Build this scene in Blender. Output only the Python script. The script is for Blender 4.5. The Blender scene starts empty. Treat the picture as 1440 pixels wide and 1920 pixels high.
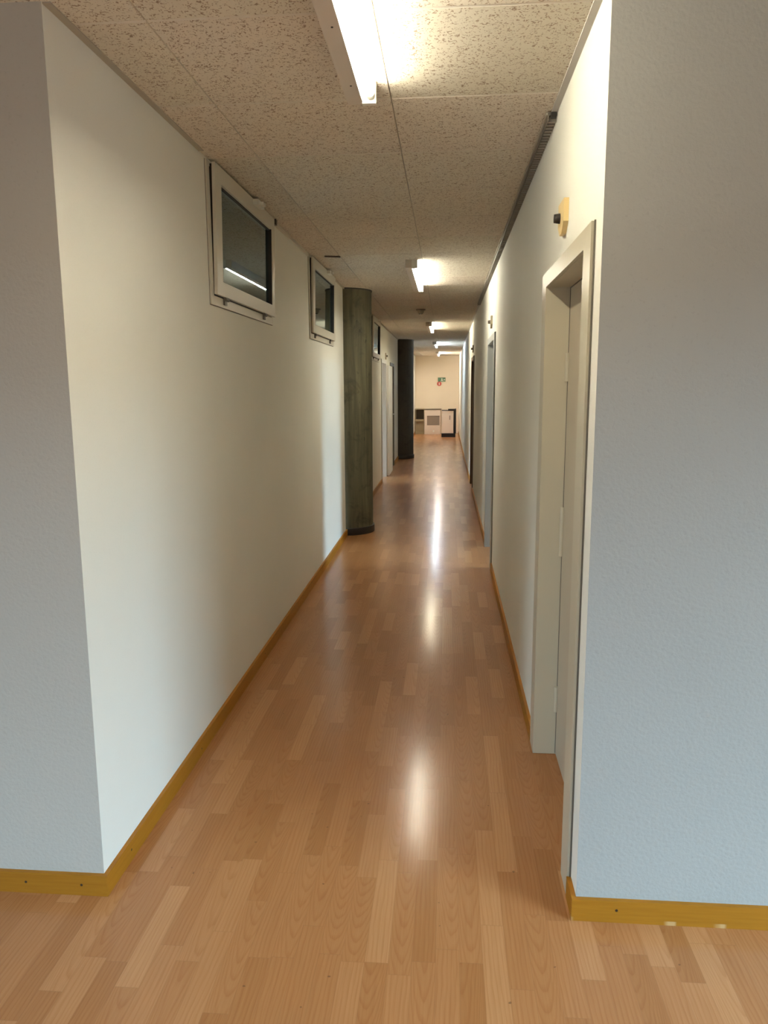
import bpy, bmesh, math, random
from mathutils import Vector, Matrix
random.seed(7)
S = bpy.context.scene
COL = S.collection
XL, XR, ZC = -1.044, 0.390, 2.528
YC = 2.05            # the plane of the two wall ends facing the hall
YF = 25.3            # far end wall

# ------------------------------------------------------------------ materials
def new_mat(name):
    m = bpy.data.materials.new(name); m.use_nodes = True
    nt = m.node_tree; b = nt.nodes['Principled BSDF']
    return m, nt, b
def simple(name, col, rough=0.5, metal=0.0, spec=0.5):
    m, nt, b = new_mat(name)
    b.inputs['Base Color'].default_value = (*col, 1); b.inputs['Roughness'].default_value = rough
    b.inputs['Metallic'].default_value = metal; b.inputs['Specular IOR Level'].default_value = spec
    return m
def N(nt, t, **kw):
    n = nt.nodes.new(t)
    for k, v in kw.items():
        if k in n.inputs: n.inputs[k].default_value = v
        else: setattr(n, k, v)
    return n
def math_n(nt, op, a, b=None, c=None):
    n = nt.nodes.new('ShaderNodeMath'); n.operation = op
    for i, v in enumerate((a, b, c)):
        if v is None: continue
        if isinstance(v, (int, float)): n.inputs[i].default_value = v
        else: nt.links.new(v, n.inputs[i])
    return n.outputs[0]
def ramp(nt, fac, stops, interp='LINEAR'):
    n = nt.nodes.new('ShaderNodeValToRGB'); n.color_ramp.interpolation = interp
    e = n.color_ramp.elements
    while len(e) < len(stops): e.new(0.5)
    for i, (p, c) in enumerate(stops):
        e[i].position = p; e[i].color = (*c, 1) if len(c) == 3 else c
    nt.links.new(fac, n.inputs[0]); return n.outputs[0]
def mix(nt, fac, a, b, mode='MIX'):
    n = nt.nodes.new('ShaderNodeMix'); n.data_type = 'RGBA'; n.blend_type = mode
    for sock, v in ((n.inputs[0], fac), (n.inputs[6], a), (n.inputs[7], b)):
        if isinstance(v, (int, float)): sock.default_value = v
        elif isinstance(v, tuple): sock.default_value = (*v, 1)
        else: nt.links.new(v, sock)
    return n.outputs[2]
def coords(nt, scale=(1, 1, 1)):
    tc = nt.nodes.new('ShaderNodeTexCoord'); mp = nt.nodes.new('ShaderNodeMapping')
    mp.inputs['Scale'].default_value = scale
    nt.links.new(tc.outputs['Object'], mp.inputs[0]); return mp.outputs[0]
def noise(nt, vec, scale, detail=2, rough=0.5, dist=0.0):
    n = nt.nodes.new('ShaderNodeTexNoise'); nt.links.new(vec, n.inputs['Vector'])
    n.inputs['Scale'].default_value = scale; n.inputs['Detail'].default_value = detail
    n.inputs['Roughness'].default_value = rough; n.inputs['Distortion'].default_value = dist
    return n.outputs['Fac']
def bump(nt, b, h, strength, dist):
    n = nt.nodes.new('ShaderNodeBump'); n.inputs['Strength'].default_value = strength
    n.inputs['Distance'].default_value = dist
    nt.links.new(h, n.inputs['Height']); nt.links.new(n.outputs[0], b.inputs['Normal'])

def wall_mat(name, col, grain, strength, dist, blot=0.04):
    m, nt, b = new_mat(name)
    v = coords(nt)
    big = noise(nt, v, 1.3, 3)
    c2 = tuple(x * (1 - blot) for x in col)
    c = mix(nt, ramp(nt, big, [(0.35, (0, 0, 0)), (0.65, (1, 1, 1))]), col, c2)
    fine = noise(nt, v, grain, 3, 0.6)
    c = mix(nt, ramp(nt, fine, [(0.28, (1, 1, 1)), (0.40, (0, 0, 0))]), c, tuple(x * 0.93 for x in col))
    nt.links.new(c, b.inputs['Base Color'])
    b.inputs['Roughness'].default_value = 0.75; b.inputs['Specular IOR Level'].default_value = 0.25
    bump(nt, b, fine, strength, dist)
    return m
M_WALL = wall_mat('corridor_plaster', (0.785, 0.78, 0.705), 160, 0.10, 0.002)
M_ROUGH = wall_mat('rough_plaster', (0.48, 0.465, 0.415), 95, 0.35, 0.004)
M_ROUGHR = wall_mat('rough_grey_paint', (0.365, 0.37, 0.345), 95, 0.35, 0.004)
M_FAR = wall_mat('far_wall_plaster', (0.82, 0.72, 0.58), 160, 0.1, 0.002)
M_ROOM = wall_mat('side_room_plaster', (0.62, 0.62, 0.60), 160, 0.1, 0.002)

def floor_mat():
    m, nt, b = new_mat('beech_laminate')
    tc = nt.nodes.new('ShaderNodeTexCoord'); sp = nt.nodes.new('ShaderNodeSeparateXYZ')
    nt.links.new(tc.outputs['Object'], sp.inputs[0])
    W = 0.0645
    xs = math_n(nt, 'DIVIDE', math_n(nt, 'ADD', sp.outputs[0], 20.013), W)
    xi = math_n(nt, 'FLOOR', xs); xf = math_n(nt, 'FRACT', xs)
    wn = N(nt, 'ShaderNodeTexWhiteNoise', noise_dimensions='1D'); nt.links.new(xi, wn.inputs['W'])
    # block length differs from strip to strip
    ln = math_n(nt, 'MULTIPLY_ADD', wn.outputs['Value'], 0.16, 0.34)
    wn2 = N(nt, 'ShaderNodeTexWhiteNoise', noise_dimensions='1D')
    nt.links.new(math_n(nt, 'ADD', xi, 91.7), wn2.inputs['W'])
    ys = math_n(nt, 'ADD', math_n(nt, 'DIVIDE', math_n(nt, 'ADD', sp.outputs[1], 30.0), ln), math_n(nt, 'MULTIPLY', wn2.outputs['Value'], 7.0))
    yi = math_n(nt, 'FLOOR', ys); yf = math_n(nt, 'FRACT', ys)
    cb = nt.nodes.new('ShaderNodeCombineXYZ'); nt.links.new(xi, cb.inputs[0]); nt.links.new(yi, cb.inputs[1])
    w3 = N(nt, 'ShaderNodeTexWhiteNoise', noise_dimensions='3D'); nt.links.new(cb.outputs[0], w3.inputs['Vector'])
    tone = ramp(nt, w3.outputs['Value'], [(0.0, (0.335, 0.150, 0.052)), (0.35, (0.368, 0.168, 0.062)), (0.75, (0.392, 0.184, 0.071)), (1.0, (0.455, 0.232, 0.098))])
    # grain: long fibres, shifted per block
    off = nt.nodes.new('ShaderNodeVectorMath'); off.operation = 'MULTIPLY_ADD'
    nt.links.new(w3.outputs['Color'], off.inputs[0]); off.inputs[1].default_value = (9, 9, 9)
    nt.links.new(tc.outputs['Object'], off.inputs[2])
    mp = nt.nodes.new('ShaderNodeMapping'); mp.inputs['Scale'].default_value = (130, 3.0, 1); nt.links.new(off.outputs[0], mp.inputs[0])
    fib = noise(nt, mp.outputs[0], 1.6, 5, 0.7)
    # year rings: straight lines in quarter-sawn blocks, nested parabolas in plain-sawn ones
    mp2 = nt.nodes.new('ShaderNodeMapping'); mp2.inputs['Scale'].default_value = (9, 1.6, 1); nt.links.new(off.outputs[0], mp2.inputs[0])
    warp = noise(nt, mp2.outputs[0], 1.3, 3, 0.55)
    sc3 = nt.nodes.new('ShaderNodeSeparateColor'); nt.links.new(w3.outputs['Color'], sc3.inputs[0])
    uu = math_n(nt, 'SUBTRACT', xf, math_n(nt, 'MULTIPLY_ADD', sc3.outputs[0], 0.9, 0.05))
    par = math_n(nt, 'SUBTRACT', math_n(nt, 'MULTIPLY', math_n(nt, 'MULTIPLY', uu, uu), 5.2), math_n(nt, 'MULTIPLY', yf, math_n(nt, 'MULTIPLY_ADD', sc3.outputs[1], 3.0, 1.6)))
    plain = math_n(nt, 'GREATER_THAN', sc3.outputs[2], 0.5)
    ph = math_n(nt, 'ADD', math_n(nt, 'MULTIPLY', plain, par), math_n(nt, 'MULTIPLY', math_n(nt, 'SUBTRACT', 1.0, plain), math_n(nt, 'MULTIPLY', xf, 3.0)))
    ring = math_n(nt, 'FRACT', math_n(nt, 'ADD', math_n(nt, 'MULTIPLY', ph, 1.7), math_n(nt, 'MULTIPLY', warp, 3.2)))
    c = mix(nt, ramp(nt, fib, [(0.32, (1, 1, 1)), (0.62, (0, 0, 0))]), tone, (0.90, 0.86, 0.81), 'MULTIPLY')
    c = mix(nt, math_n(nt, 'MULTIPLY', ramp(nt, ring, [(0.0, (0.35, 0.35, 0.35)), (0.12, (0, 0, 0)), (0.55, (0, 0, 0)), (0.97, (1, 1, 1)), (1.0, (0.35, 0.35, 0.35))]), 0.62), c, (0.84, 0.74, 0.63), 'MULTIPLY')
    # seams
    sx = math_n(nt, 'LESS_THAN', math_n(nt, 'ABSOLUTE', math_n(nt, 'SUBTRACT', xf, 0.5)), 0.486)
    sy = math_n(nt, 'LESS_THAN', math_n(nt, 'ABSOLUTE', math_n(nt, 'SUBTRACT', yf, 0.5)), 0.4965)
    seam = math_n(nt, 'SUBTRACT', 1.0, math_n(nt, 'MULTIPLY', sx, sy))
    c = mix(nt, math_n(nt, 'MULTIPLY', seam, 0.30), c, (0.25, 0.12, 0.05))
    # little nicks and dark specks
    spk = noise(nt, coords(nt), 38, 1)
    c = mix(nt, math_n(nt, 'MULTIPLY', ramp(nt, spk, [(0.785, (0, 0, 0)), (0.80, (1, 1, 1))]), 0.6), c, (0.10, 0.05, 0.02))
    nt.links.new(c, b.inputs['Base Color'])
    rg = noise(nt, coords(nt), 3, 1)
    nt.links.new(math_n(nt, 'MULTIPLY_ADD', rg, 0.03, 0.34), b.inputs['Roughness'])
    b.inputs['Specular IOR Level'].default_value = 0.12
    b.inputs['Coat Weight'].default_value = 0.55; b.inputs['Coat Roughness'].default_value = 0.165; b.inputs['Coat IOR'].default_value = 1.5
    return m
M_FLOOR = floor_mat()

def ceil_mat():
    m, nt, b = new_mat('mineral_fibre_tile')
    v = coords(nt)
    sp = nt.nodes.new('ShaderNodeSeparateXYZ'); nt.links.new(v, sp.inputs[0])
    cb = nt.nodes.new('ShaderNodeCombineXYZ')
    nt.links.new(math_n(nt, 'FLOOR', math_n(nt, 'DIVIDE', math_n(nt, 'ADD', sp.outputs[0], 0.20 + 12.4), 0.62)), cb.inputs[0])
    nt.links.new(math_n(nt, 'FLOOR', math_n(nt, 'DIVIDE', math_n(nt, 'ADD', sp.outputs[1], -2.80 + 12.4), 0.62)), cb.inputs[1])
    wn = N(nt, 'ShaderNodeTexWhiteNoise', noise_dimensions='3D'); nt.links.new(cb.outputs[0], wn.inputs['Vector'])
    base = ramp(nt, wn.outputs['Value'], [(0, (0.70, 0.655, 0.555)), (0.5, (0.73, 0.675, 0.58)), (1, (0.74, 0.66, 0.58))])
    worm = noise(nt, v, 88, 1.0, 0.5, 1.6)
    msk = noise(nt, v, 34, 1)
    hole = math_n(nt, 'MULTIPLY', ramp(nt, worm, [(0.365, (1, 1, 1)), (0.415, (0, 0, 0))]), ramp(nt, msk, [(0.30, (0, 0, 0)), (0.42, (1, 1, 1))]))
    vo = N(nt, 'ShaderNodeTexVoronoi'); nt.links.new(v, vo.inputs['Vector']); vo.inputs['Scale'].default_value = 62
    pin = ramp(nt, vo.outputs['Distance'], [(0.13, (1, 1, 1)), (0.19, (0, 0, 0))])
    hole = math_n(nt, 'MAXIMUM', hole, math_n(nt, 'MULTIPLY', pin, 0.8))
    c = mix(nt, math_n(nt, 'MULTIPLY', hole, 0.82), base, (0.27, 0.18, 0.12))
    nt.links.new(c, b.inputs['Base Color']); b.inputs['Roughness'].default_value = 0.9; b.inputs['Specular IOR Level'].default_value = 0.1
    bump(nt, b, math_n(nt, 'SUBTRACT', 1.0, hole), 0.25, 0.003)
    return m
M_CEIL = ceil_mat()

def base_mat(name, worn):
    m, nt, b = new_mat(name)
    v = coords(nt)
    mp = coords(nt, (3, 3, 60))
    g = noise(nt, mp, 2.0, 4, 0.6)
    c = mix(nt, g, (0.40, 0.172, 0.013), (0.27, 0.105, 0.007))
    sp = nt.nodes.new('ShaderNodeSeparateXYZ'); nt.links.new(v, sp.inputs[0])
    low = math_n(nt, 'LESS_THAN', sp.outputs[2], 0.013)
    wear = ramp(nt, noise(nt, coords(nt, (1, 1, 0.1)), 14, 2), [(0.55, (0, 0, 0)), (0.64, (1, 1, 1))])
    c = mix(nt, math_n(nt, 'MULTIPLY', math_n(nt, 'MULTIPLY', low, wear), 0.55 * worn), c, (0.62, 0.44, 0.22))
    nt.links.new(c, b.inputs['Base Color']); b.inputs['Roughness'].default_value = 0.5; b.inputs['Specular IOR Level'].default_value = 0.25
    bump(nt, b, g, 0.05, 0.001)
    return m
M_BASE = base_mat('ochre_stained_wood', 0.0); M_BASEW = base_mat('worn_ochre_wood', 1.0)

def concrete_mat(name, ca, cb_, cc):
    m, nt, b = new_mat(name)
    v = coords(nt)
    st = noise(nt, coords(nt, (22, 22, 1.3)), 1.2, 5, 0.65)
    bl = noise(nt, v, 5.5, 5, 0.65, 0.6)
    c = mix(nt, ramp(nt, st, [(0.3, (0, 0, 0)), (0.7, (1, 1, 1))]), ca, cb_)
    c = mix(nt, math_n(nt, 'MULTIPLY', ramp(nt, bl, [(0.52, (0, 0, 0)), (0.70, (1, 1, 1))]), 0.8), c, cc)
    pit = noise(nt, coords(nt, (1, 1, 0.7)), 16, 2)
    c = mix(nt, math_n(nt, 'MULTIPLY', ramp(nt, pit, [(0.68, (0, 0, 0)), (0.74, (1, 1, 1))]), 0.7), c, tuple(x * 0.45 for x in cc))
    # faint ring where two pours of concrete meet
    nt.links.new(c, b.inputs['Base Color']); b.inputs['Roughness'].default_value = 0.7
    bump(nt, b, st, 0.3, 0.004)
    return m
M_CONC = concrete_mat('board_marked_concrete', (0.044, 0.040, 0.020), (0.118, 0.110, 0.060), (0.018, 0.014, 0.006))
M_CONC2 = concrete_mat('dark_concrete', (0.030, 0.024, 0.017), (0.044, 0.037, 0.026), (0.018, 0.014, 0.009))
M_PLINTH = simple('black_skirting', (0.012, 0.010, 0.008), 0.5)
M_STEEL = simple('cream_steel_frame', (0.52, 0.48, 0.37), 0.33)
M_LEAF = simple('cream_door_leaf', (0.50, 0.44, 0.34), 0.42)
M_GREYF = simple('grey_steel_frame', (0.42, 0.44, 0.42), 0.4)
M_WHITED = simple('white_door_paint', (0.78, 0.77, 0.74), 0.4)
M_BROWN = simple('brown_door_leaf', (0.11, 0.062, 0.028), 0.5)
M_DARKLEAF = simple('dark_grey_green_leaf', (0.12, 0.115, 0.09), 0.5)
M_TRIML = simple('ceiling_angle_shade', (0.43, 0.39, 0.32), 0.55)
M_TRIMR = simple('ceiling_angle_grey', (0.56, 0.54, 0.51), 0.5)
M_WINF = simple('ivory_window_frame', (0.62, 0.59, 0.50), 0.4)
M_GASK = simple('black_gasket', (0.020, 0.016, 0.013), 0.6)
M_HOUS = simple('white_sheet_metal', (0.66, 0.60, 0.54), 0.45)
M_SOCK = simple('white_plastic', (0.80, 0.80, 0.74), 0.4)
M_DARK = simple('dark_metal', (0.03, 0.027, 0.024), 0.4, 0.3)
M_RAIL = simple('grey_metal_rail', (0.13, 0.115, 0.095), 0.5, 0.2)
M_IVORY = simple('ivory_plastic', (0.80, 0.62, 0.30), 0.35)
M_IVORYD = simple('aged_ivory_plastic', (0.42, 0.36, 0.26), 0.4)
M_BLACK = simple('black_plastic', (0.012, 0.010, 0.010), 0.35)
M_NAIL = simple('nail_head', (0.03, 0.015, 0.006), 0.5)
M_CHROME = simple('brushed_steel', (0.6, 0.6, 0.58), 0.3, 1.0)
M_CAB = simple('pale_cabinet', (0.72, 0.62, 0.53), 0.45)
M_CABD = simple('grey_brown_panel', (0.25, 0.20, 0.16), 0.3)
M_SHELF = simple('olive_shelf_board', (0.36, 0.29, 0.17), 0.5)
M_SHELFD = simple('dark_shelf_back', (0.16, 0.13, 0.09), 0.6)
M_FRIDGE = simple('white_enamel', (0.84, 0.75, 0.68), 0.35)
M_GREEN = simple('green_sign_face', (0.05, 0.13, 0.06), 0.4)
M_RED = simple('red_sign_face', (0.45, 0.06, 0.04), 0.4)
M_SYM = simple('white_symbol', (0.75, 0.75, 0.70), 0.5)
M_SENS = simple('grey_detector', (0.28, 0.23, 0.18), 0.5)

def glass_mat():
    m = bpy.data.materials.new('window_glass'); m.use_nodes = True; nt = m.node_tree; nt.nodes.clear()
    out = nt.nodes.new('ShaderNodeOutputMaterial'); mx = nt.nodes.new('ShaderNodeMixShader')
    tr = nt.nodes.new('ShaderNodeBsdfTransparent'); gl = nt.nodes.new('ShaderNodeBsdfGlossy'); fr = nt.nodes.new('ShaderNodeFresnel')
    tr.inputs[0].default_value = (0.82, 0.91, 0.93, 1); gl.inputs['Roughness'].default_value = 0.015; gl.inputs[0].default_value = (0.74, 0.90, 0.98, 1)
    fr.inputs['IOR'].default_value = 1.52
    k = math_n(nt, 'MINIMUM', math_n(nt, 'MULTIPLY', fr.outputs[0], 1.8), 1.0)   # two faces of the double pane
    nt.links.new(k, mx.inputs[0]); nt.links.new(tr.outputs[0], mx.inputs[1]); nt.links.new(gl.outputs[0], mx.inputs[2])
    nt.links.new(mx.outputs[0], out.inputs[0]); return m
M_GLASS = glass_mat()
def emit_mat(name, col, s):
    m = bpy.data.materials.new(name); m.use_nodes = True; nt = m.node_tree; nt.nodes.clear()
    out = nt.nodes.new('ShaderNodeOutputMaterial'); e = nt.nodes.new('ShaderNodeEmission')
    e.inputs[0].default_value = (*col, 1); e.inputs[1].default_value = s
    nt.links.new(e.outputs[0], out.inputs[0]); return m

# ------------------------------------------------------------------ mesh helpers
def bx(bm, x0, x1, y0, y1, z0, z1, mi=0):
    vs = [bm.verts.new(p) for p in ((x0,y0,z0),(x1,y0,z0),(x1,y1,z0),(x0,y1,z0),(x0,y0,z1),(x1,y0,z1),(x1,y1,z1),(x0,y1,z1))]
    for f in ((0,3,2,1),(4,5,6,7),(0,1,5,4),(1,2,6,5),(2,3,7,6),(3,0,4,7)):
        fc = bm.faces.new([vs[i] for i in f]); fc.material_index = mi
    return vs
def cyl(bm, p, axis, r, h, seg=24, r2=None):
    """cylinder starting at p, running along the axis vector for h"""
    a = Vector(axis).normalized(); q = Vector((0, 0, 1)).rotation_difference(a).to_matrix().to_4x4()
    mt = Matrix.Translation(Vector(p) + a * h / 2) @ q
    bmesh.ops.create_cone(bm, cap_ends=True, segments=seg, radius1=r, radius2=r if r2 is None else r2, depth=h, matrix=mt)
def prism(bm, pts, axis, a0, a1):
    """polygon pts in the plane across the axis ('x': (y,z), 'y': (x,z), 'z': (x,y)) extruded from a0 to a1"""
    def P(p, a): return {'x': (a, p[0], p[1]), 'y': (p[0], a, p[1]), 'z': (p[0], p[1], a)}[axis]
    A = [bm.verts.new(P(p, a0)) for p in pts]; B = [bm.verts.new(P(p, a1)) for p in pts]
    bm.faces.new(A); bm.faces.new(B[::-1])
    n = len(pts)
    for i in range(n): bm.faces.new((A[i], B[i], B[(i+1) % n], A[(i+1) % n]))
def bevel(bm, w, seg=2, ang=40):
    es = [e for e in bm.edges if len(e.link_faces) == 2 and e.calc_face_angle(0) > math.radians(ang)]
    bmesh.ops.bevel(bm, geom=es, offset=w, segments=seg, affect='EDGES', profile=0.6, clamp_overlap=True)
def obj(name, bm, mats, parent=None, smooth=False):
    bmesh.ops.recalc_face_normals(bm, faces=bm.faces)
    me = bpy.data.meshes.new(name); bm.to_mesh(me); bm.free()
    for m in (mats if isinstance(mats, (list, tuple)) else [mats]): me.materials.append(m)
    if smooth:
        for p in me.polygons: p.use_smooth = True
        try: me.set_sharp_from_angle(angle=math.radians(35))
        except Exception: pass
    o = bpy.data.objects.new(name, me); COL.objects.link(o)
    if parent is not None:
        o.parent = parent; o.matrix_parent_inverse = Matrix.Translation(-Vector(parent.location))
    return o
def box_obj(name, mats, dims, parent=None, bev=0.0, seg=2):
    bm = bmesh.new(); bx(bm, *dims)
    if bev: bevel(bm, bev, seg)
    return obj(name, bm, mats, parent)
def tag(o, label, cat, group=None, kind=None):
    o['label'] = label; o['category'] = cat
    if group: o['group'] = group
    if kind: o['kind'] = kind
    return o
def empty(name, loc):
    o = bpy.data.objects.new(name, None); COL.objects.link(o); o.location = loc; o.empty_display_size = 0.1
    return o

# ------------------------------------------------------------------ walls with openings
def wall(name, axis, p0, p1, a0, a1, z0, z1, ops, mats, label, end_mi=0):
    """a wall as one closed mesh; axis 'y' runs along y with faces at x = p0, p1, axis 'x' the other way round;
    ops = openings (a_start, a_end, z_start, z_end)"""
    bm = bmesh.new()
    A = sorted({a0, a1, *[v for o in ops for v in o[:2] if a0 < v < a1]})
    Z = sorted({z0, z1, *[v for o in ops for v in o[2:] if z0 < v < z1]})
    def P(p, a, z): return (p, a, z) if axis == 'y' else (a, p, z)
    solid = {}
    for i in range(len(A)-1):
        for j in range(len(Z)-1):
            ca, cz = (A[i]+A[i+1])/2, (Z[j]+Z[j+1])/2
            solid[i, j] = not any(o[0] < ca < o[1] and o[2] < cz < o[3] for o in ops)
    def quad(*ps, mi=0):
        f = bm.faces.new([bm.verts.new(p) for p in ps]); f.material_index = mi
    for (i, j), s in solid.items():
        if not s: continue
        u0, u1, w0, w1 = A[i], A[i+1], Z[j], Z[j+1]
        for p in (p0, p1): quad(P(p,u0,w0), P(p,u1,w0), P(p,u1,w1), P(p,u0,w1))
        for di, dj, e in ((-1,0,u0),(1,0,u1)):
            if not solid.get((i+di, j), False):
                quad(P(p0,e,w0), P(p1,e,w0), P(p1,e,w1), P(p0,e,w1), mi=end_mi)
        for dj, e in ((-1,w0),(1,w1)):
            if not solid.get((i, j+dj), False):
                quad(P(p0,u0,e), P(p1,u0,e), P(p1,u1,e), P(p0,u1,e))
    bmesh.ops.remove_doubles(bm, verts=bm.verts, dist=1e-5)
    o = obj(name, bm, mats)
    return tag(o, label, 'wall', kind='structure')

TH = 0.13
D1 = (2.245, 3.08); D2 = (6.42, 7.30); D3 = (11.25, 12.15); D4 = (12.25, 13.06); D5 = (14.10, 14.95)
W1 = (3.372, 4.575); W2 = (5.822, 7.030); W3 = (10.58, 11.79); WZ = (1.913, 2.517)
DH = 1.935
wall('wall_left', 'y', XL-TH, XL, YC+TH, YF, 0, ZC,
     [(*W1, *WZ), (*W2, *WZ), (*W3, *WZ), (7.74, 8.40, -1, 3), (*D4, -1, DH), (*D5, -1, DH), (16.32, 16.90, -1, 3)],
     M_WALL, 'long pale plaster corridor wall on the left with high windows')
wall('wall_right', 'y', XR, XR+TH, YC+TH, YF, 0, ZC,
     [(*D1, -1, DH), (*D2, -1, DH), (*D3, -1, DH)], M_WALL, 'long pale plaster corridor wall on the right with doors')
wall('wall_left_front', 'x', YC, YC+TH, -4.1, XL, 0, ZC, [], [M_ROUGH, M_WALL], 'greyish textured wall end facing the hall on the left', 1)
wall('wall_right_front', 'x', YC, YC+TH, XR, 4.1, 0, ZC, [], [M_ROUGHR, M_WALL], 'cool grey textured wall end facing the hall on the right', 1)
wall('wall_far', 'x', YF, YF+TH, -4.1, 4.1, 0, ZC, [], M_FAR, 'peach end wall at the far end of the corridor')
wall('wall_back', 'x', -6.63, -6.5, -4.1, 4.1, 0, ZC, [], M_ROUGH, 'wall of the hall behind the camera')
wall('wall_left_outer', 'y', -4.23, -4.1, -6.63, YF+TH, 0, ZC, [(12.0, 13.3, 0.5, 2.25), (-5.4, -0.8, 0.85, 2.35), (4.5, 7.5, 0.9, 2.2)], M_ROOM, 'outer wall of the rooms on the left')  # last opening is added, to let light in behind the high windows
wall('wall_right_outer', 'y', 4.1, 4.23, -6.63, YF+TH, 0, ZC, [(-4.2, 0.9, 0.85, 2.35), (6.15, 7.4, 0.3, 2.3), (18.0, 19.6, 0.9, 2.2)], M_ROOM, 'outer wall of the rooms on the right with daylight openings')
for nm, x0, x1, y in (('wall_left_partition', -4.1, XL-TH, 11.85), ('wall_left_partition.001', -4.1, XL-TH, 14.0),
                      ('wall_right_partition', XR+TH, 4.1, 5.0), ('wall_right_partition.001', XR+TH, 4.1, 9.2)):
    wall(nm, 'x', y, y+0.1, x0, x1, 0, ZC, [], M_ROOM, {11.85: 'partition between the left rooms near the third window', 14.0: 'partition beside the dark left door',
         5.0: 'partition before the daylit right room', 9.2: 'partition after the daylit right room'}[y])

box_obj('floor', M_FLOOR, (-4.23, 4.23, -6.63, YF+TH, -0.06, 0.0)).name = 'floor'
tag(bpy.data.objects['floor'], 'glossy beech strip laminate floor', 'floor', kind='structure')

def build_ceiling():
    bm = bmesh.new(); p, g, c = 0.62, 0.0005, 0.004; cx, cy = 0.0022, 0.0058
    nx0, nx1, ny0, ny1 = -7, 8, -17, 37
    for i in range(nx0, nx1):
        for j in range(ny0, ny1):
            x0, x1 = -0.20+i*p+g, -0.20+(i+1)*p-g; y0, y1 = 2.80+j*p+g, 2.80+(j+1)*p-g
            x0, x1 = max(x0, -4.23), min(x1, 4.23)
            if x1 <= x0: continue
            y0, y1 = max(y0, -6.63), min(y1, YF+TH)
            if y1 <= y0: continue
            a = [bm.verts.new(q) for q in ((x0+cx,y0+cy,ZC),(x1-cx,y0+cy,ZC),(x1-cx,y1-cy,ZC),(x0+cx,y1-cy,ZC))]
            b = [bm.verts.new(q) for q in ((x0,y0,ZC+c),(x1,y0,ZC+c),(x1,y1,ZC+c),(x0,y1,ZC+c))]
            bm.faces.new(a[::-1])
            for k in range(4): bm.faces.new((a[k], a[(k+1)%4], b[(k+1)%4], b[k])).material_index = 2
    bx(bm, -4.23, 4.23, -6.63, YF+TH, ZC+c+0.0005, ZC+0.06, 1)
    me = bpy.data.meshes.new('ceiling'); bm.normal_update(); bm.to_mesh(me); bm.free()
    me.materials.append(M_CEIL); me.materials.append(M_SHELFD); me.materials.append(simple('painted_tile_edge', (0.66, 0.61, 0.53), 0.8))
    o = bpy.data.objects.new('ceiling', me); COL.objects.link(o)
    tag(o, 'suspended ceiling of speckled mineral fibre tiles', 'ceiling', kind='structure')
build_ceiling()

# ------------------------------------------------------------------ trims and baseboards
def strip(name, mats, dims, label, cat, bev=0.002):
    return tag(box_obj(name, mats, dims, bev=bev), label, cat, kind='structure')
strip('trim_1', M_TRIML, (XL, XL+0.022, YC+0.004, 3.30, ZC-0.004, ZC+0.0005), 'flat ceiling angle above the left wall near the hall', 'trim', 0.001)
strip('trim_2', M_TRIMR, (XR-0.022, XR, YC+0.004, YF, ZC-0.004, ZC+0.0005), 'grey flat ceiling angle along the right wall', 'trim', 0.001)
strip('trim_3', M_WINF, (XL, XL+0.012, 4.66, 5.80, ZC-0.022, ZC-0.001), 'pale wiring strip between the first two windows', 'trim', 0.002)
strip('trim_4', M_TRIML, (XL, XL+0.012, 7.06, YF, ZC-0.014, ZC-0.0005), 'thin ceiling angle beyond the second window', 'trim', 0.002)
HB, TB = 0.069, 0.014
def baseboard(name, axis, p, sgn, a0, a1, label, nails=()):
    bm = bmesh.new()
    lo, hi = (p, p+TB) if sgn > 0 else (p-TB, p)
    if axis == 'y': bx(bm, lo, hi, a0, a1, 0.0, HB)
    else: bx(bm, a0, a1, lo, hi, 0.0, HB)
    bevel(bm, 0.003, 2)
    o = tag(obj(name, bm, M_BASEW if 'worn' in label else M_BASE), label, 'baseboard', kind='structure')
    for a, z in nails:
        nb = bmesh.new(); s = p + sgn*TB
        if axis == 'y': cyl(nb, (s - sgn*0.004, a, z), (sgn, 0, 0), 0.0042, 0.0045, 10)
        else: cyl(nb, (a, s - sgn*0.004, z), (0, sgn, 0), 0.0042, 0.0045, 10)
        obj('nail', nb, M_NAIL, o)
    return o
baseboard('baseboard_left_front', 'x', YC, -1, -4.1, XL+TB, 'ochre baseboard under the left wall end with two nail heads', [(-1.291, 0.037), (-1.112, 0.036)])
baseboard('baseboard_right_front', 'x', YC, -1, XR-TB, 4.1, 'ochre baseboard under the right wall end with worn lower edge', [(0.505, 0.040), (1.05, 0.040)])
baseboard('baseboard_left', 'y', XL, 1, YC, 7.78, 'long ochre baseboard along the left corridor wall up to the concrete column', [(2.22, 0.038), (2.95, 0.03), (4.1, 0.036), (5.6, 0.036)])
baseboard('baseboard_left.001', 'y', XL, 1, 8.39, 12.17, 'ochre baseboard on the left behind the first concrete column')
baseboard('baseboard_left.002', 'y', XL, 1, 15.04, 16.30, 'baseboard on the left just before the far column')
baseboard('baseboard_left.003', 'y', XL, 1, 16.93, YF, 'baseboard on the left beyond the far column')
baseboard('baseboard_right', 'y', XR, -1, YC, 2.142, 'short ochre baseboard stub between the right wall end and the near door', [])
baseboard('baseboard_right.001', 'y', XR, -1, 3.184, 6.318, 'ochre baseboard between the near and second doors on the right')
baseboard('baseboard_right.002', 'y', XR, -1, 7.402, 11.148, 'ochre baseboard between the second and third doors on the right')
baseboard('baseboard_right.003', 'y', XR, -1, 12.252, YF, 'baseboard along the right wall beyond the third door')

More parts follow.
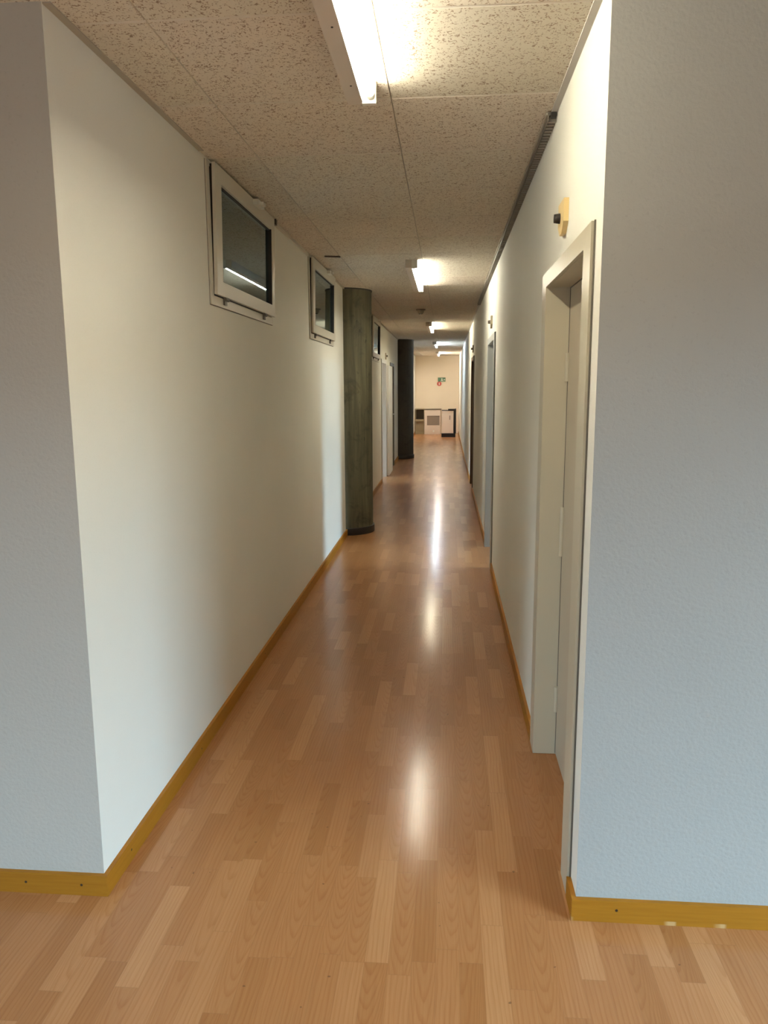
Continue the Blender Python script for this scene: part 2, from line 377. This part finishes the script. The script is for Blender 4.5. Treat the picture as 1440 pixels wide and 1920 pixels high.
# ------------------------------------------------------------------ columns
def column(name, cx, cy, r, mat, label, plinth):
    t = empty(name, (cx, cy, 0)); tag(t, label, 'column', 'concrete columns on the left'); t['kind'] = 'structure'
    bm = bmesh.new(); cyl(bm, (cx, cy, 0.0), (0, 0, 1), r, ZC - 0.012, 72)
    obj('shaft', bm, mat, t, True)
    bm = bmesh.new(); cyl(bm, (cx, cy, ZC-0.012), (0, 0, 1), r + 0.006, 0.0118, 72)
    obj('top_joint', bm, M_GASK, t, True)
    bm = bmesh.new()
    cyl(bm, (cx, cy, 0.0), (0, 0, 1), r + 0.016, plinth, 72); bevel(bm, 0.004, 2)
    obj('skirting', bm, M_PLINTH, t, True)
column('concrete_column', -1.080, 8.075, 0.290, M_CONC, 'mottled olive concrete column with black skirting after the second window', 0.075)
column('concrete_column', -1.020, 16.61, 0.300, M_CONC2, 'nearly black concrete column near the far end on the left', 0.08)

# ------------------------------------------------------------------ windows
def window(name, y0, y1, label):
    z0, z1 = WZ
    t = empty(name, (XL, y0, z0)); tag(t, label, 'window', kind='structure')
    bm = bmesh.new(); xf0, xf1 = XL-TH+0.02, XL+0.008; fw = 0.040
    bx(bm, xf0, xf1, y0, y0+fw, z0, z1); bx(bm, xf0, xf1, y1-fw, y1, z0, z1)
    bx(bm, xf0, xf1, y0+fw, y1-fw, z0, z0+fw); bx(bm, xf0, xf1, y0+fw, y1-fw, z1-0.02, z1)
    obj('window_frame', bm, M_WINF, t)
    # thin shadow joint round the frame where it meets the plaster
    bm = bmesh.new(); g = 0.003
    bx(bm, XL, XL+0.0015, y0-g, y1+g, z0-g, z0); bx(bm, XL, XL+0.0015, y0-g, y0, z0, z1)
    obj('joint', bm, M_RAIL, t)
    # sash standing proud of the frame, tilted a hair open at the top
    sy0, sy1, sz0, sz1, sw = y0+0.036, y1-0.016, z0+0.046, z1-0.004, 0.072
    ang = math.radians(1.0)
    Rm = Matrix.Translation((XL+0.010, 0, sz0)) @ Matrix.Rotation(ang, 4, 'Y') @ Matrix.Translation((-(XL+0.010), 0, -sz0))
    gy0, gy1, gz0, gz1 = sy0+sw+0.018, sy1-sw, sz0+0.062, sz1-sw
    bm = bmesh.new(); xs0, xs1 = XL+0.011, XL+0.026
    for d in ((sy0, gy0, sz0, sz1), (gy1, sy1, sz0, sz1), (gy0, gy1, sz0, gz0), (gy0, gy1, gz1, sz1)):
        bx(bm, xs0, xs1, *d)
    bmesh.ops.remove_doubles(bm, verts=bm.verts, dist=1e-5)
    bmesh.ops.transform(bm, matrix=Rm, verts=bm.verts)
    sash = obj('sash', bm, M_WINF, t)
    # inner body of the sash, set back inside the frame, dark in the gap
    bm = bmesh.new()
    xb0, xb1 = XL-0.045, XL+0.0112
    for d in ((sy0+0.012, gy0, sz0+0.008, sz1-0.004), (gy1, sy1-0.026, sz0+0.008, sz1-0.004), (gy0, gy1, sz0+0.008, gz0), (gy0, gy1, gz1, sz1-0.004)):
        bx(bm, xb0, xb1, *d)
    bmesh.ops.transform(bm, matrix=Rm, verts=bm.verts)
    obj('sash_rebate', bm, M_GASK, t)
    # rubber gasket edging the glass
    bm = bmesh.new(); k = 0.005
    xg0, xg1 = XL-0.006, XL+0.0235
    for d in ((gy1-k*1.6, gy1+0.0005, gz0, gz1),): bx(bm, xg0, xg1, *d)
    for d in ((gy0, gy1, gz1-k, gz1+0.0005), (gy0-0.0005, gy0+k*0.6, gz0, gz1)): bx(bm, xg0, XL+0.014, *d)
    bmesh.ops.transform(bm, matrix=Rm, verts=bm.verts)
    obj('gasket', bm, M_GASK, sash)
    bm = bmesh.new(); bx(bm, XL+0.002, XL+0.007, gy0-0.004, gy1, gz0-0.004, gz1)
    bmesh.ops.transform(bm, matrix=Rm, verts=bm.verts)
    obj('pane', bm, M_GLASS, t)
    for yy in (y0+0.195, y1-0.245):          # hinges in the lower gap
        bm = bmesh.new(); cyl(bm, (XL+0.019, yy-0.028, sz0-0.008), (0, 1, 0), 0.0085, 0.056, 16)
        bx(bm, XL+0.008, XL+0.017, yy-0.018, yy+0.018, sz0-0.034, sz0-0.010)
        obj('hinge', bm, M_RAIL, t)
    ym = (y0+y1)/2 + 0.16                     # latch in the middle of the top rail
    bm = bmesh.new(); bx(bm, XL+0.026, XL+0.058, ym-0.075, ym+0.06, sz1-0.030, sz1-0.004); bevel(bm, 0.004, 2)
    bx(bm, XL+0.040, XL+0.075, ym-0.035, ym+0.020, sz1-0.024, sz1-0.010)
    bmesh.ops.transform(bm, matrix=Matrix.Translation((0.006, 0, 0)), verts=bm.verts)
    obj('latch', bm, M_SOCK, t)
    return t
window('window_1', *W1, 'nearest high ivory window on the left wall reflecting a ceiling lamp')
window('window_2', *W2, 'second high ivory window on the left wall just before the column')
window('window_3', *W3, 'third high window half hidden behind the concrete column')

# ------------------------------------------------------------------ doors
def door(name, side, y0, y1, mf, ml, label, cw=0.10, leaf=True, hinge_far=True, cp=0.012, recess=0.082, handle=False, top=None):
    """steel framed door; side +1 = right wall, -1 = left wall"""
    X = XR if side > 0 else XL
    zt = top or DH
    t = empty(name, (X, (y0+y1)/2, 0)); tag(t, label, 'door', kind='structure')
    d = side
    def xr(a, b): return (min(X+a*d, X+b*d), max(X+a*d, X+b*d))
    bm = bmesh.new()
    q = 0.0006
    # casing, stands proud of the plaster, and jamb lining the opening
    bx(bm, *xr(-cp, -q), y0-cw, y0+0.012, 0.001, zt+0.045); bx(bm, *xr(-cp, -q), y1-0.012, y1+cw, 0.001, zt+0.045)
    bx(bm, *xr(-cp, -q), y0+0.012, y1-0.012, zt-0.010, zt+0.045)
    bmesh.ops.remove_doubles(bm, verts=bm.verts, dist=1e-5)
    casing = obj('door_casing', bm, mf, t)
    bm = bmesh.new()
    bx(bm, *xr(-q, TH), y0+q, y0+0.012, 0.001, zt-0.001); bx(bm, *xr(-q, TH), y1-0.012, y1-q, 0.001, zt-0.001)
    bx(bm, *xr(-q, TH), y0+0.012, y1-0.012, zt-0.012, zt-q)
    obj('door_jamb', bm, mf, t)
    bm = bmesh.new()                          # caulk shadow between casing and wall
    bx(bm, *xr(-0.005, -q), y0-cw-0.005, y0-cw, 0.001, zt+0.047)
    obj('joint', bm, M_RAIL, t)
    if leaf:
        lf = box_obj('door_leaf', ml, (*xr(recess, recess+0.04), y0+0.015, y1-0.016, 0.006, zt-0.016), t, 0.002, 1)
        bm = bmesh.new()
        bx(bm, *xr(recess-0.002, recess+0.02), y1-0.016, y1-0.0122, 0.006, zt-0.013); bx(bm, *xr(recess-0.002, recess+0.02), y0+0.015, y1-0.016, zt-0.016, zt-0.0124)
        obj('leaf_gap_shade', bm, M_RAIL, t)  # dark strips stand in for the shade in the gap around the leaf
        for zz in (0.92, 0.25, 1.62)[:3]:
            bm = bmesh.new(); yh = (y1-0.020) if hinge_far else (y0+0.020)
            cyl(bm, (X+d*(recess-0.004), yh, zz-0.055), (0, 0, 1), 0.0095, 0.20 if zz == 0.92 else 0.11, 14)
            obj('hinge', bm, mf, lf, True)
        yk = (y0+0.075) if hinge_far else (y1-0.075)
        bm = bmesh.new(); bx(bm, *xr(recess-0.008, recess), yk-0.022, yk+0.022, 0.94, 1.16); bevel(bm, 0.002, 1)
        pl = obj('handle_plate', bm, M_CHROME, lf)
        bm = bmesh.new(); cyl(bm, (X+d*(recess-0.008), yk, 1.07), (-d, 0, 0), 0.010, 0.035, 14)
        cyl(bm, (X+d*(recess-0.040), yk-0.008, 1.07), (0, 1 if hinge_far else -1, 0), 0.0095, 0.12, 14)
        obj('handle', bm, M_CHROME, lf, True)
    return t, casing
door('door_1', 1, *D1, M_STEEL, M_LEAF, 'nearest right-hand door with cream steel frame and recessed leaf')
door('door_2', 1, *D2, M_GREYF, M_LEAF, 'second right-hand doorway standing open, daylight on its grey jamb', leaf=False)
door('door_3', 1, *D3, M_BROWN, M_BROWN, 'third right-hand door, dark brown')
t4, _ = door('door_4', -1, *D4, M_WHITED, M_WHITED, 'white left-hand doorway standing open after the third window', leaf=False, cw=0.07)
lf = box_obj('door_leaf', M_WHITED, (XL+0.016, XL+0.052, 13.13, 13.99, 0.012, 1.90), t4, 0.002, 1)   # swung back flat against the wall
bm = bmesh.new(); cyl(bm, (XL+0.052, 13.90, 1.05), (1, 0, 0), 0.010, 0.04, 12); cyl(bm, (XL+0.086, 13.91, 1.05), (0, -1, 0), 0.009, 0.11, 12)
obj('handle', bm, M_CHROME, lf, True)
door('door_5', -1, D5[0], D5[1], M_DARKLEAF, M_DARKLEAF, 'dark left-hand door between the white doorway and the far column', recess=0.02, cw=0.07)

# the open leaf of door 2 stands inside its daylit room
tt = bpy.data.objects['door_2']
box_obj('door_leaf', M_LEAF, (XR+TH+0.01, XR+TH+0.86, D2[1]+0.01, D2[1]+0.05, 0.012, 1.91), tt, 0.002, 1)

# ------------------------------------------------------------------ door buzzers above the doors
def buzzer(side, y, z, mp_, mk, label):
    X = XR if side > 0 else XL
    t = empty('door_buzzer', (X, y, z)); tag(t, label, 'buzzer', 'wall buzzers above the doors')
    hw, h0, h1 = 0.062, 0.060, 0.045
    pts = [(y-hw, z+h1), (y+hw, z+h1), (y+hw, z-h0*0.45), (y+hw*0.35, z-h0), (y-hw*0.35, z-h0), (y-hw, z-h0*0.45)]
    bm = bmesh.new(); prism(bm, pts, 'x', *sorted((X - side*0.0005, X - side*0.017))); bevel(bm, 0.003, 2)
    obj('plate', bm, mp_, t)
    bm = bmesh.new(); cyl(bm, (X - side*0.0168, y+0.02, z-0.004), (-side, 0, 0), 0.017, 0.020, 24, 0.014)
    obj('knob', bm, mk, t, True)
buzzer(1, 2.690, 2.106, M_IVORY, M_BLACK, 'ivory wall buzzer with black knob above the nearest right-hand door')
buzzer(1, 6.86, 2.105, M_IVORYD, M_RAIL, 'dull buzzer above the open grey doorway on the right')
buzzer(1, 11.60, 2.10, M_IVORYD, M_RAIL, 'tiny buzzer above the dark brown right-hand door')
buzzer(-1, 13.05, 2.06, M_IVORYD, M_RAIL, 'tiny buzzer on the left wall above the white doorway')

# ------------------------------------------------------------------ ceiling lamps
TUBE = 56.0
def batten(y0, y1, col, strength, label):
    x0, x1, zb = -0.333, -0.283, 2.467
    t = empty('ceiling_lamp', ((x0+x1)/2, (y0+y1)/2, ZC)); tag(t, label, 'lamp', 'fluorescent battens along the corridor ceiling')
    bm = bmesh.new(); bx(bm, x0, x1, y0, y1, zb, ZC-0.0005); bevel(bm, 0.003, 2)
    obj('housing', bm, M_HOUS, t)
    for yy in (y0+0.22, y1-0.55, y1-0.16):
        bm = bmesh.new(); cyl(bm, ((x0+x1)/2+0.004, yy, zb-0.0015), (0, 0, 1), 0.0032, 0.003, 10)
        obj('screw', bm, M_DARK, t)
    xt, zt = -0.2555, 2.4865
    for ya, yb in ((y0, y0+0.022), (y1-0.022, y1)):
        bm = bmesh.new(); bx(bm, x1-0.001, xt+0.017, ya, yb, zt-0.024, ZC-0.0008); bevel(bm, 0.004, 2)
        obj('lamp_holder', bm, M_SOCK, t)
    bm = bmesh.new(); cyl(bm, (xt, y0+0.048, zt), (0, 1, 0), 0.013, (y1-y0)-0.096, 20)
    obj('fluorescent_tube', bm, emit_mat('tube_glow', col, strength), t, True)
    for ya in (y0+0.022, y1-0.048):
        bm = bmesh.new(); cyl(bm, (xt, ya, zt), (0, 1, 0), 0.0132, 0.026, 20)
        obj('tube_cap', bm, M_CHROME, t, True)
WARM = (1.0, 0.86, 0.66)
batten(1.14, 2.67, (1.0, 0.93, 0.73), TUBE*0.88, 'nearest fluorescent batten lamp, cut by the top edge of the photo')
batten(6.17, 7.70, (1.0, 0.93, 0.75), TUBE*1.05, 'second fluorescent batten lamp, over the open grey doorway')
batten(12.07, 13.60, (1.0, 0.91, 0.68), TUBE*1.1, 'third fluorescent batten lamp, yellowish, beyond the smoke detector')
batten(17.40, 18.93, (0.66, 0.82, 1.0), TUBE*1.7, 'fourth fluorescent batten lamp, bluish, just past the dark column')
batten(22.50, 24.03, (1.0, 0.90, 0.77), TUBE*2.7, 'farthest fluorescent batten lamp, before the peach end wall')

# ------------------------------------------------------------------ ceiling rail on the right, hook, clamp, smoke detector
t = empty('cable_rail', (XR-0.02, 6.2, ZC-0.03)); tag(t, 'dark ribbed cable rail along the top of the right wall', 'rail')
bm = bmesh.new(); ya, yb = 2.98, 9.4
bx(bm, XR-0.034, XR-0.001, ya, yb, ZC-0.014, ZC-0.0045)
bx(bm, XR-0.034, XR-0.030, ya, yb, ZC-0.030, ZC-0.014)
obj('rail_body', bm, M_RAIL, t)
bm = bmesh.new(); y = ya+0.02
while y < yb-0.03:
    bx(bm, XR-0.029, XR-0.001, y, y+0.016, ZC-0.030, ZC-0.0142); y += 0.034
obj('rail_ribs', bm, simple('rib_grey', (0.26, 0.235, 0.20), 0.5), t)
box_obj('rail_lip', M_TRIML, (XR-0.040, XR-0.0342, ya, yb, ZC-0.012, ZC-0.0045), t)
box_obj('end_cap', M_DARK, (XR-0.024, XR-0.004, ya-0.008, ya, ZC-0.026, ZC-0.0045), t, 0.003, 2)

bm = bmesh.new(); bx(bm, XL+0.0, XL+0.03, 4.62, 4.655, ZC-0.032, ZC-0.001); bevel(bm, 0.006, 2)
tag(obj('cable_clamp', bm, M_DARK), 'small dark clamp at the ceiling edge after the nearest window', 'clamp')
bm = bmesh.new(); prism(bm, [(-0.935, 5.93), (-0.93, 5.915), (-0.85, 5.935), (-0.826, 5.93), (-0.815, 5.95), (-0.826, 5.97), (-0.85, 5.958)], 'z', ZC-0.010, ZC-0.0005)
tag(obj('ceiling_hook', bm, M_RAIL), 'small dark metal hook on the ceiling above the second window', 'hook')

t = empty('smoke_detector', (-0.345, 10.07, ZC)); tag(t, 'round grey smoke detector on the ceiling between the second and third lamps', 'smoke detector')
bm = bmesh.new(); cyl(bm, (-0.345, 10.07, ZC-0.012), (0, 0, 1), 0.062, 0.0115, 32); obj('detector_base', bm, M_SENS, t, True)
bm = bmesh.new(); cyl(bm, (-0.345, 10.07, ZC-0.058), (0, 0, 1), 0.032, 0.046, 32, 0.048); bevel(bm, 0.006, 2); obj('detector_head', bm, M_IVORYD, t, True)
bm = bmesh.new(); cyl(bm, (-0.345, 10.07, ZC-0.064), (0, 0, 1), 0.024, 0.006, 24); obj('sensor_grille', bm, M_DARK, t, True)

# ------------------------------------------------------------------ far end: shelf unit, cabinet, refrigerator, signs
YW = YF - 0.001
t = empty('shelf_unit', (-1.0, YW-0.2, 0)); tag(t, 'low olive-brown shelf unit against the end wall at the left', 'shelf')
bm = bmesh.new(); x0, x1 = XL+0.02, -0.735; yd = YW-0.40
bx(bm, x0, x0+0.02, yd, YW, 0, 0.80); bx(bm, x1-0.02, x1, yd, YW, 0, 0.80); bx(bm, x0, x1, yd-0.01, YW, 0.80, 0.83)
bx(bm, x0+0.02, x1-0.02, yd, YW, 0.0, 0.07); bx(bm, x0+0.02, x1-0.02, yd, YW, 0.42, 0.48)
obj('carcass', bm, M_SHELF, t)
box_obj('back_panel', M_SHELFD, (x0+0.02, x1-0.02, YW-0.02, YW-0.001, 0.07, 0.80), t)
box_obj('lower_panel', M_SHELF, (x0+0.02, x1-0.02, YW-0.30, YW-0.28, 0.07, 0.42), t)

t = empty('end_cabinet', (-0.47, YW-0.22, 0)); tag(t, 'pale cabinet with a grey window panel, left of the refrigerator', 'cabinet')
x0, x1, yd = -0.725, -0.205, YW-0.46
bm = bmesh.new()
for d in ((x0, x0+0.085, 0.0, 0.78), (x1-0.03, x1, 0.0, 0.78), (x0+0.085, x1-0.03, 0.0, 0.29), (x0+0.085, x1-0.03, 0.60, 0.78)):
    bx(bm, d[0], d[1], yd, YW-0.02, d[2], d[3])
bmesh.ops.remove_doubles(bm, verts=bm.verts, dist=1e-5)
obj('cabinet_body', bm, M_CAB, t)
box_obj('window_panel', M_CABD, (x0+0.085, x1-0.03, yd+0.02, yd+0.03, 0.29, 0.60), t)
box_obj('worktop', M_SHELFD, (x0-0.01, x1+0.03, yd-0.01, YW-0.002, 0.781, 0.815), t, 0.003, 1)
bm = bmesh.new(); cyl(bm, ((x0+x1)/2+0.04, yd, 0.10), (0, -1, 0), 0.030, 0.02, 20); obj('knob', bm, M_SOCK, t, True)

yr0, yr1 = 23.45, 24.02
t = empty('refrigerator', (0.06, yr0, 0)); tag(t, 'small white refrigerator on a black plinth by the right wall', 'refrigerator')
bm = bmesh.new(); bx(bm, -0.150, 0.262, yr0+0.03, yr1, 0.115, 0.80); bevel(bm, 0.006, 2); obj('body', bm, M_FRIDGE, t)
bm = bmesh.new(); bx(bm, -0.150, 0.205, yr0, yr0+0.0295, 0.125, 0.715); bevel(bm, 0.008, 2); dr = obj('door', bm, M_FRIDGE, t)
bm = bmesh.new(); bx(bm, -0.150, 0.205, yr0, yr0+0.0295, 0.722, 0.795); bevel(bm, 0.006, 2); obj('control_panel', bm, M_CAB, t)
bm = bmesh.new(); bx(bm, 0.082, 0.105, yr0-0.022, yr0+0.001, 0.53, 0.66); bevel(bm, 0.006, 2); obj('handle', bm, M_CABD, dr)
box_obj('plinth', M_BLACK, (-0.158, 0.268, yr0-0.01, yr1-0.02, 0.001, 0.1145), t)
bm = bmesh.new(); bx(bm, 0.2065, 0.285, yr0-0.012, yr0+0.0295, 0.1155, 0.86); bx(bm, 0.04, 0.2065, yr0-0.012, yr0+0.0295, 0.80, 0.86)
bx(bm, 0.263, 0.285, yr0+0.0295, yr1, 0.1155, 0.86); bx(bm, -0.150, 0.263, yr0+0.0295, yr1, 0.8005, 0.815)
obj('black_surround', bm, M_BLACK, t)

t = empty('exit_sign', (-0.18, YW, 1.75)); tag(t, 'small green escape sign on the peach end wall', 'sign')
bm = bmesh.new(); bx(bm, -0.300, -0.050, YW-0.012, YW, 1.69, 1.825); bevel(bm, 0.002, 1); obj('sign_panel', bm, M_GREEN, t)
bm = bmesh.new(); yy0, yy1 = YW-0.0135, YW-0.0122
cyl(bm, (-0.168, yy1, 1.795), (0, -1, 0), 0.012, 0.0012, 14)
prism(bm, [(-0.19, 1.78), (-0.15, 1.78), (-0.155, 1.745), (-0.13, 1.715), (-0.145, 1.708), (-0.17, 1.735), (-0.195, 1.705), (-0.208, 1.712), (-0.18, 1.745)], 'y', yy0, yy1)
prism(bm, [(-0.115, 1.765), (-0.085, 1.765), (-0.085, 1.775), (-0.065, 1.757), (-0.085, 1.739), (-0.085, 1.749), (-0.115, 1.749)], 'y', yy0, yy1)
obj('pictogram', bm, M_SYM, t)
t = empty('fire_sign', (-0.255, YW, 1.63)); tag(t, 'small round red sign below the green escape sign', 'sign')
bm = bmesh.new(); cyl(bm, (-0.255, YW, 1.625), (0, -1, 0), 0.074, 0.012, 36); obj('sign_panel', bm, M_RED, t, True)
bm = bmesh.new(); bx(bm, -0.268, -0.242, YW-0.0138, YW-0.0122, 1.585, 1.645); bx(bm, -0.262, -0.248, YW-0.0138, YW-0.0122, 1.645, 1.665)
obj('pictogram', bm, M_SYM, t)

# ------------------------------------------------------------------ daylight through the window openings
def daylight(loc, rot, sx, sy, power, col=(0.80, 0.91, 1.0)):
    l = bpy.data.lights.new('daylight', 'AREA'); l.shape = 'RECTANGLE'; l.size = sx; l.size_y = sy; l.energy = power; l.color = col
    o = bpy.data.objects.new('daylight', l); COL.objects.link(o); o.location = loc; o.rotation_euler = rot
R = math.radians
DAY = (0.53, 0.79, 1.0)
# sky light falls in from above through the openings, so wall heads stay dimmer than what is lower down
daylight((6.6, -1.7, 4.0), (0, R(90-28), 0), 2.8, 5.6, 1850, DAY)       # hall windows beside and behind the camera, right
daylight((-6.6, -3.2, 4.0), (0, R(-90+28), 0), 2.8, 5.0, 1400, DAY)     # hall windows on the left
daylight((5.6, 6.75, 3.1), (0, R(90-32), 0), 1.8, 0.9, 440, DAY)        # room behind the open door on the right
daylight((-5.6, 12.65, 3.5), (0, R(-90+36), 0), 1.8, 0.9, 650, DAY)     # room behind the white door on the left
daylight((-5.6, 6.0, 3.2), (0, R(-90+20), 0), 1.8, 3.0, 3000, DAY)       # unseen light, added so the high window panes look greyer
w = bpy.data.worlds.new('sky'); S.world = w; w.use_nodes = True
w.node_tree.nodes['Background'].inputs[0].default_value = (0.62, 0.76, 1.0, 1); w.node_tree.nodes['Background'].inputs[1].default_value = 0.6

# ------------------------------------------------------------------ camera
cam = bpy.data.cameras.new('camera'); co = bpy.data.objects.new('camera', cam); COL.objects.link(co)
cam.sensor_fit = 'VERTICAL'; cam.sensor_height = 36.0; cam.sensor_width = 27.0; cam.lens = 1420.85 * 36 / 1920; cam.clip_start = 0.02; cam.clip_end = 100
r = Vector((0.99664022, 0.08174215, -0.00514723)); u = Vector((-0.00831053, 0.16344623, 0.98651724)); f = Vector((-0.08148134, 0.98315998, -0.16357641))
co.matrix_world = Matrix(((r.x, u.x, -f.x, 0), (r.y, u.y, -f.y, 0), (r.z, u.z, -f.z, 1.55), (0, 0, 0, 1)))
S.camera = co
S.view_settings.view_transform = 'Standard'; S.view_settings.look = 'None'
S.view_settings.exposure = 1.08; S.view_settings.gamma = 1.0; S.view_settings.use_curve_mapping = False
S.cycles.use_denoising = True
S.cycles.max_bounces = 10; S.cycles.diffuse_bounces = 6; S.cycles.sample_clamp_indirect = 6
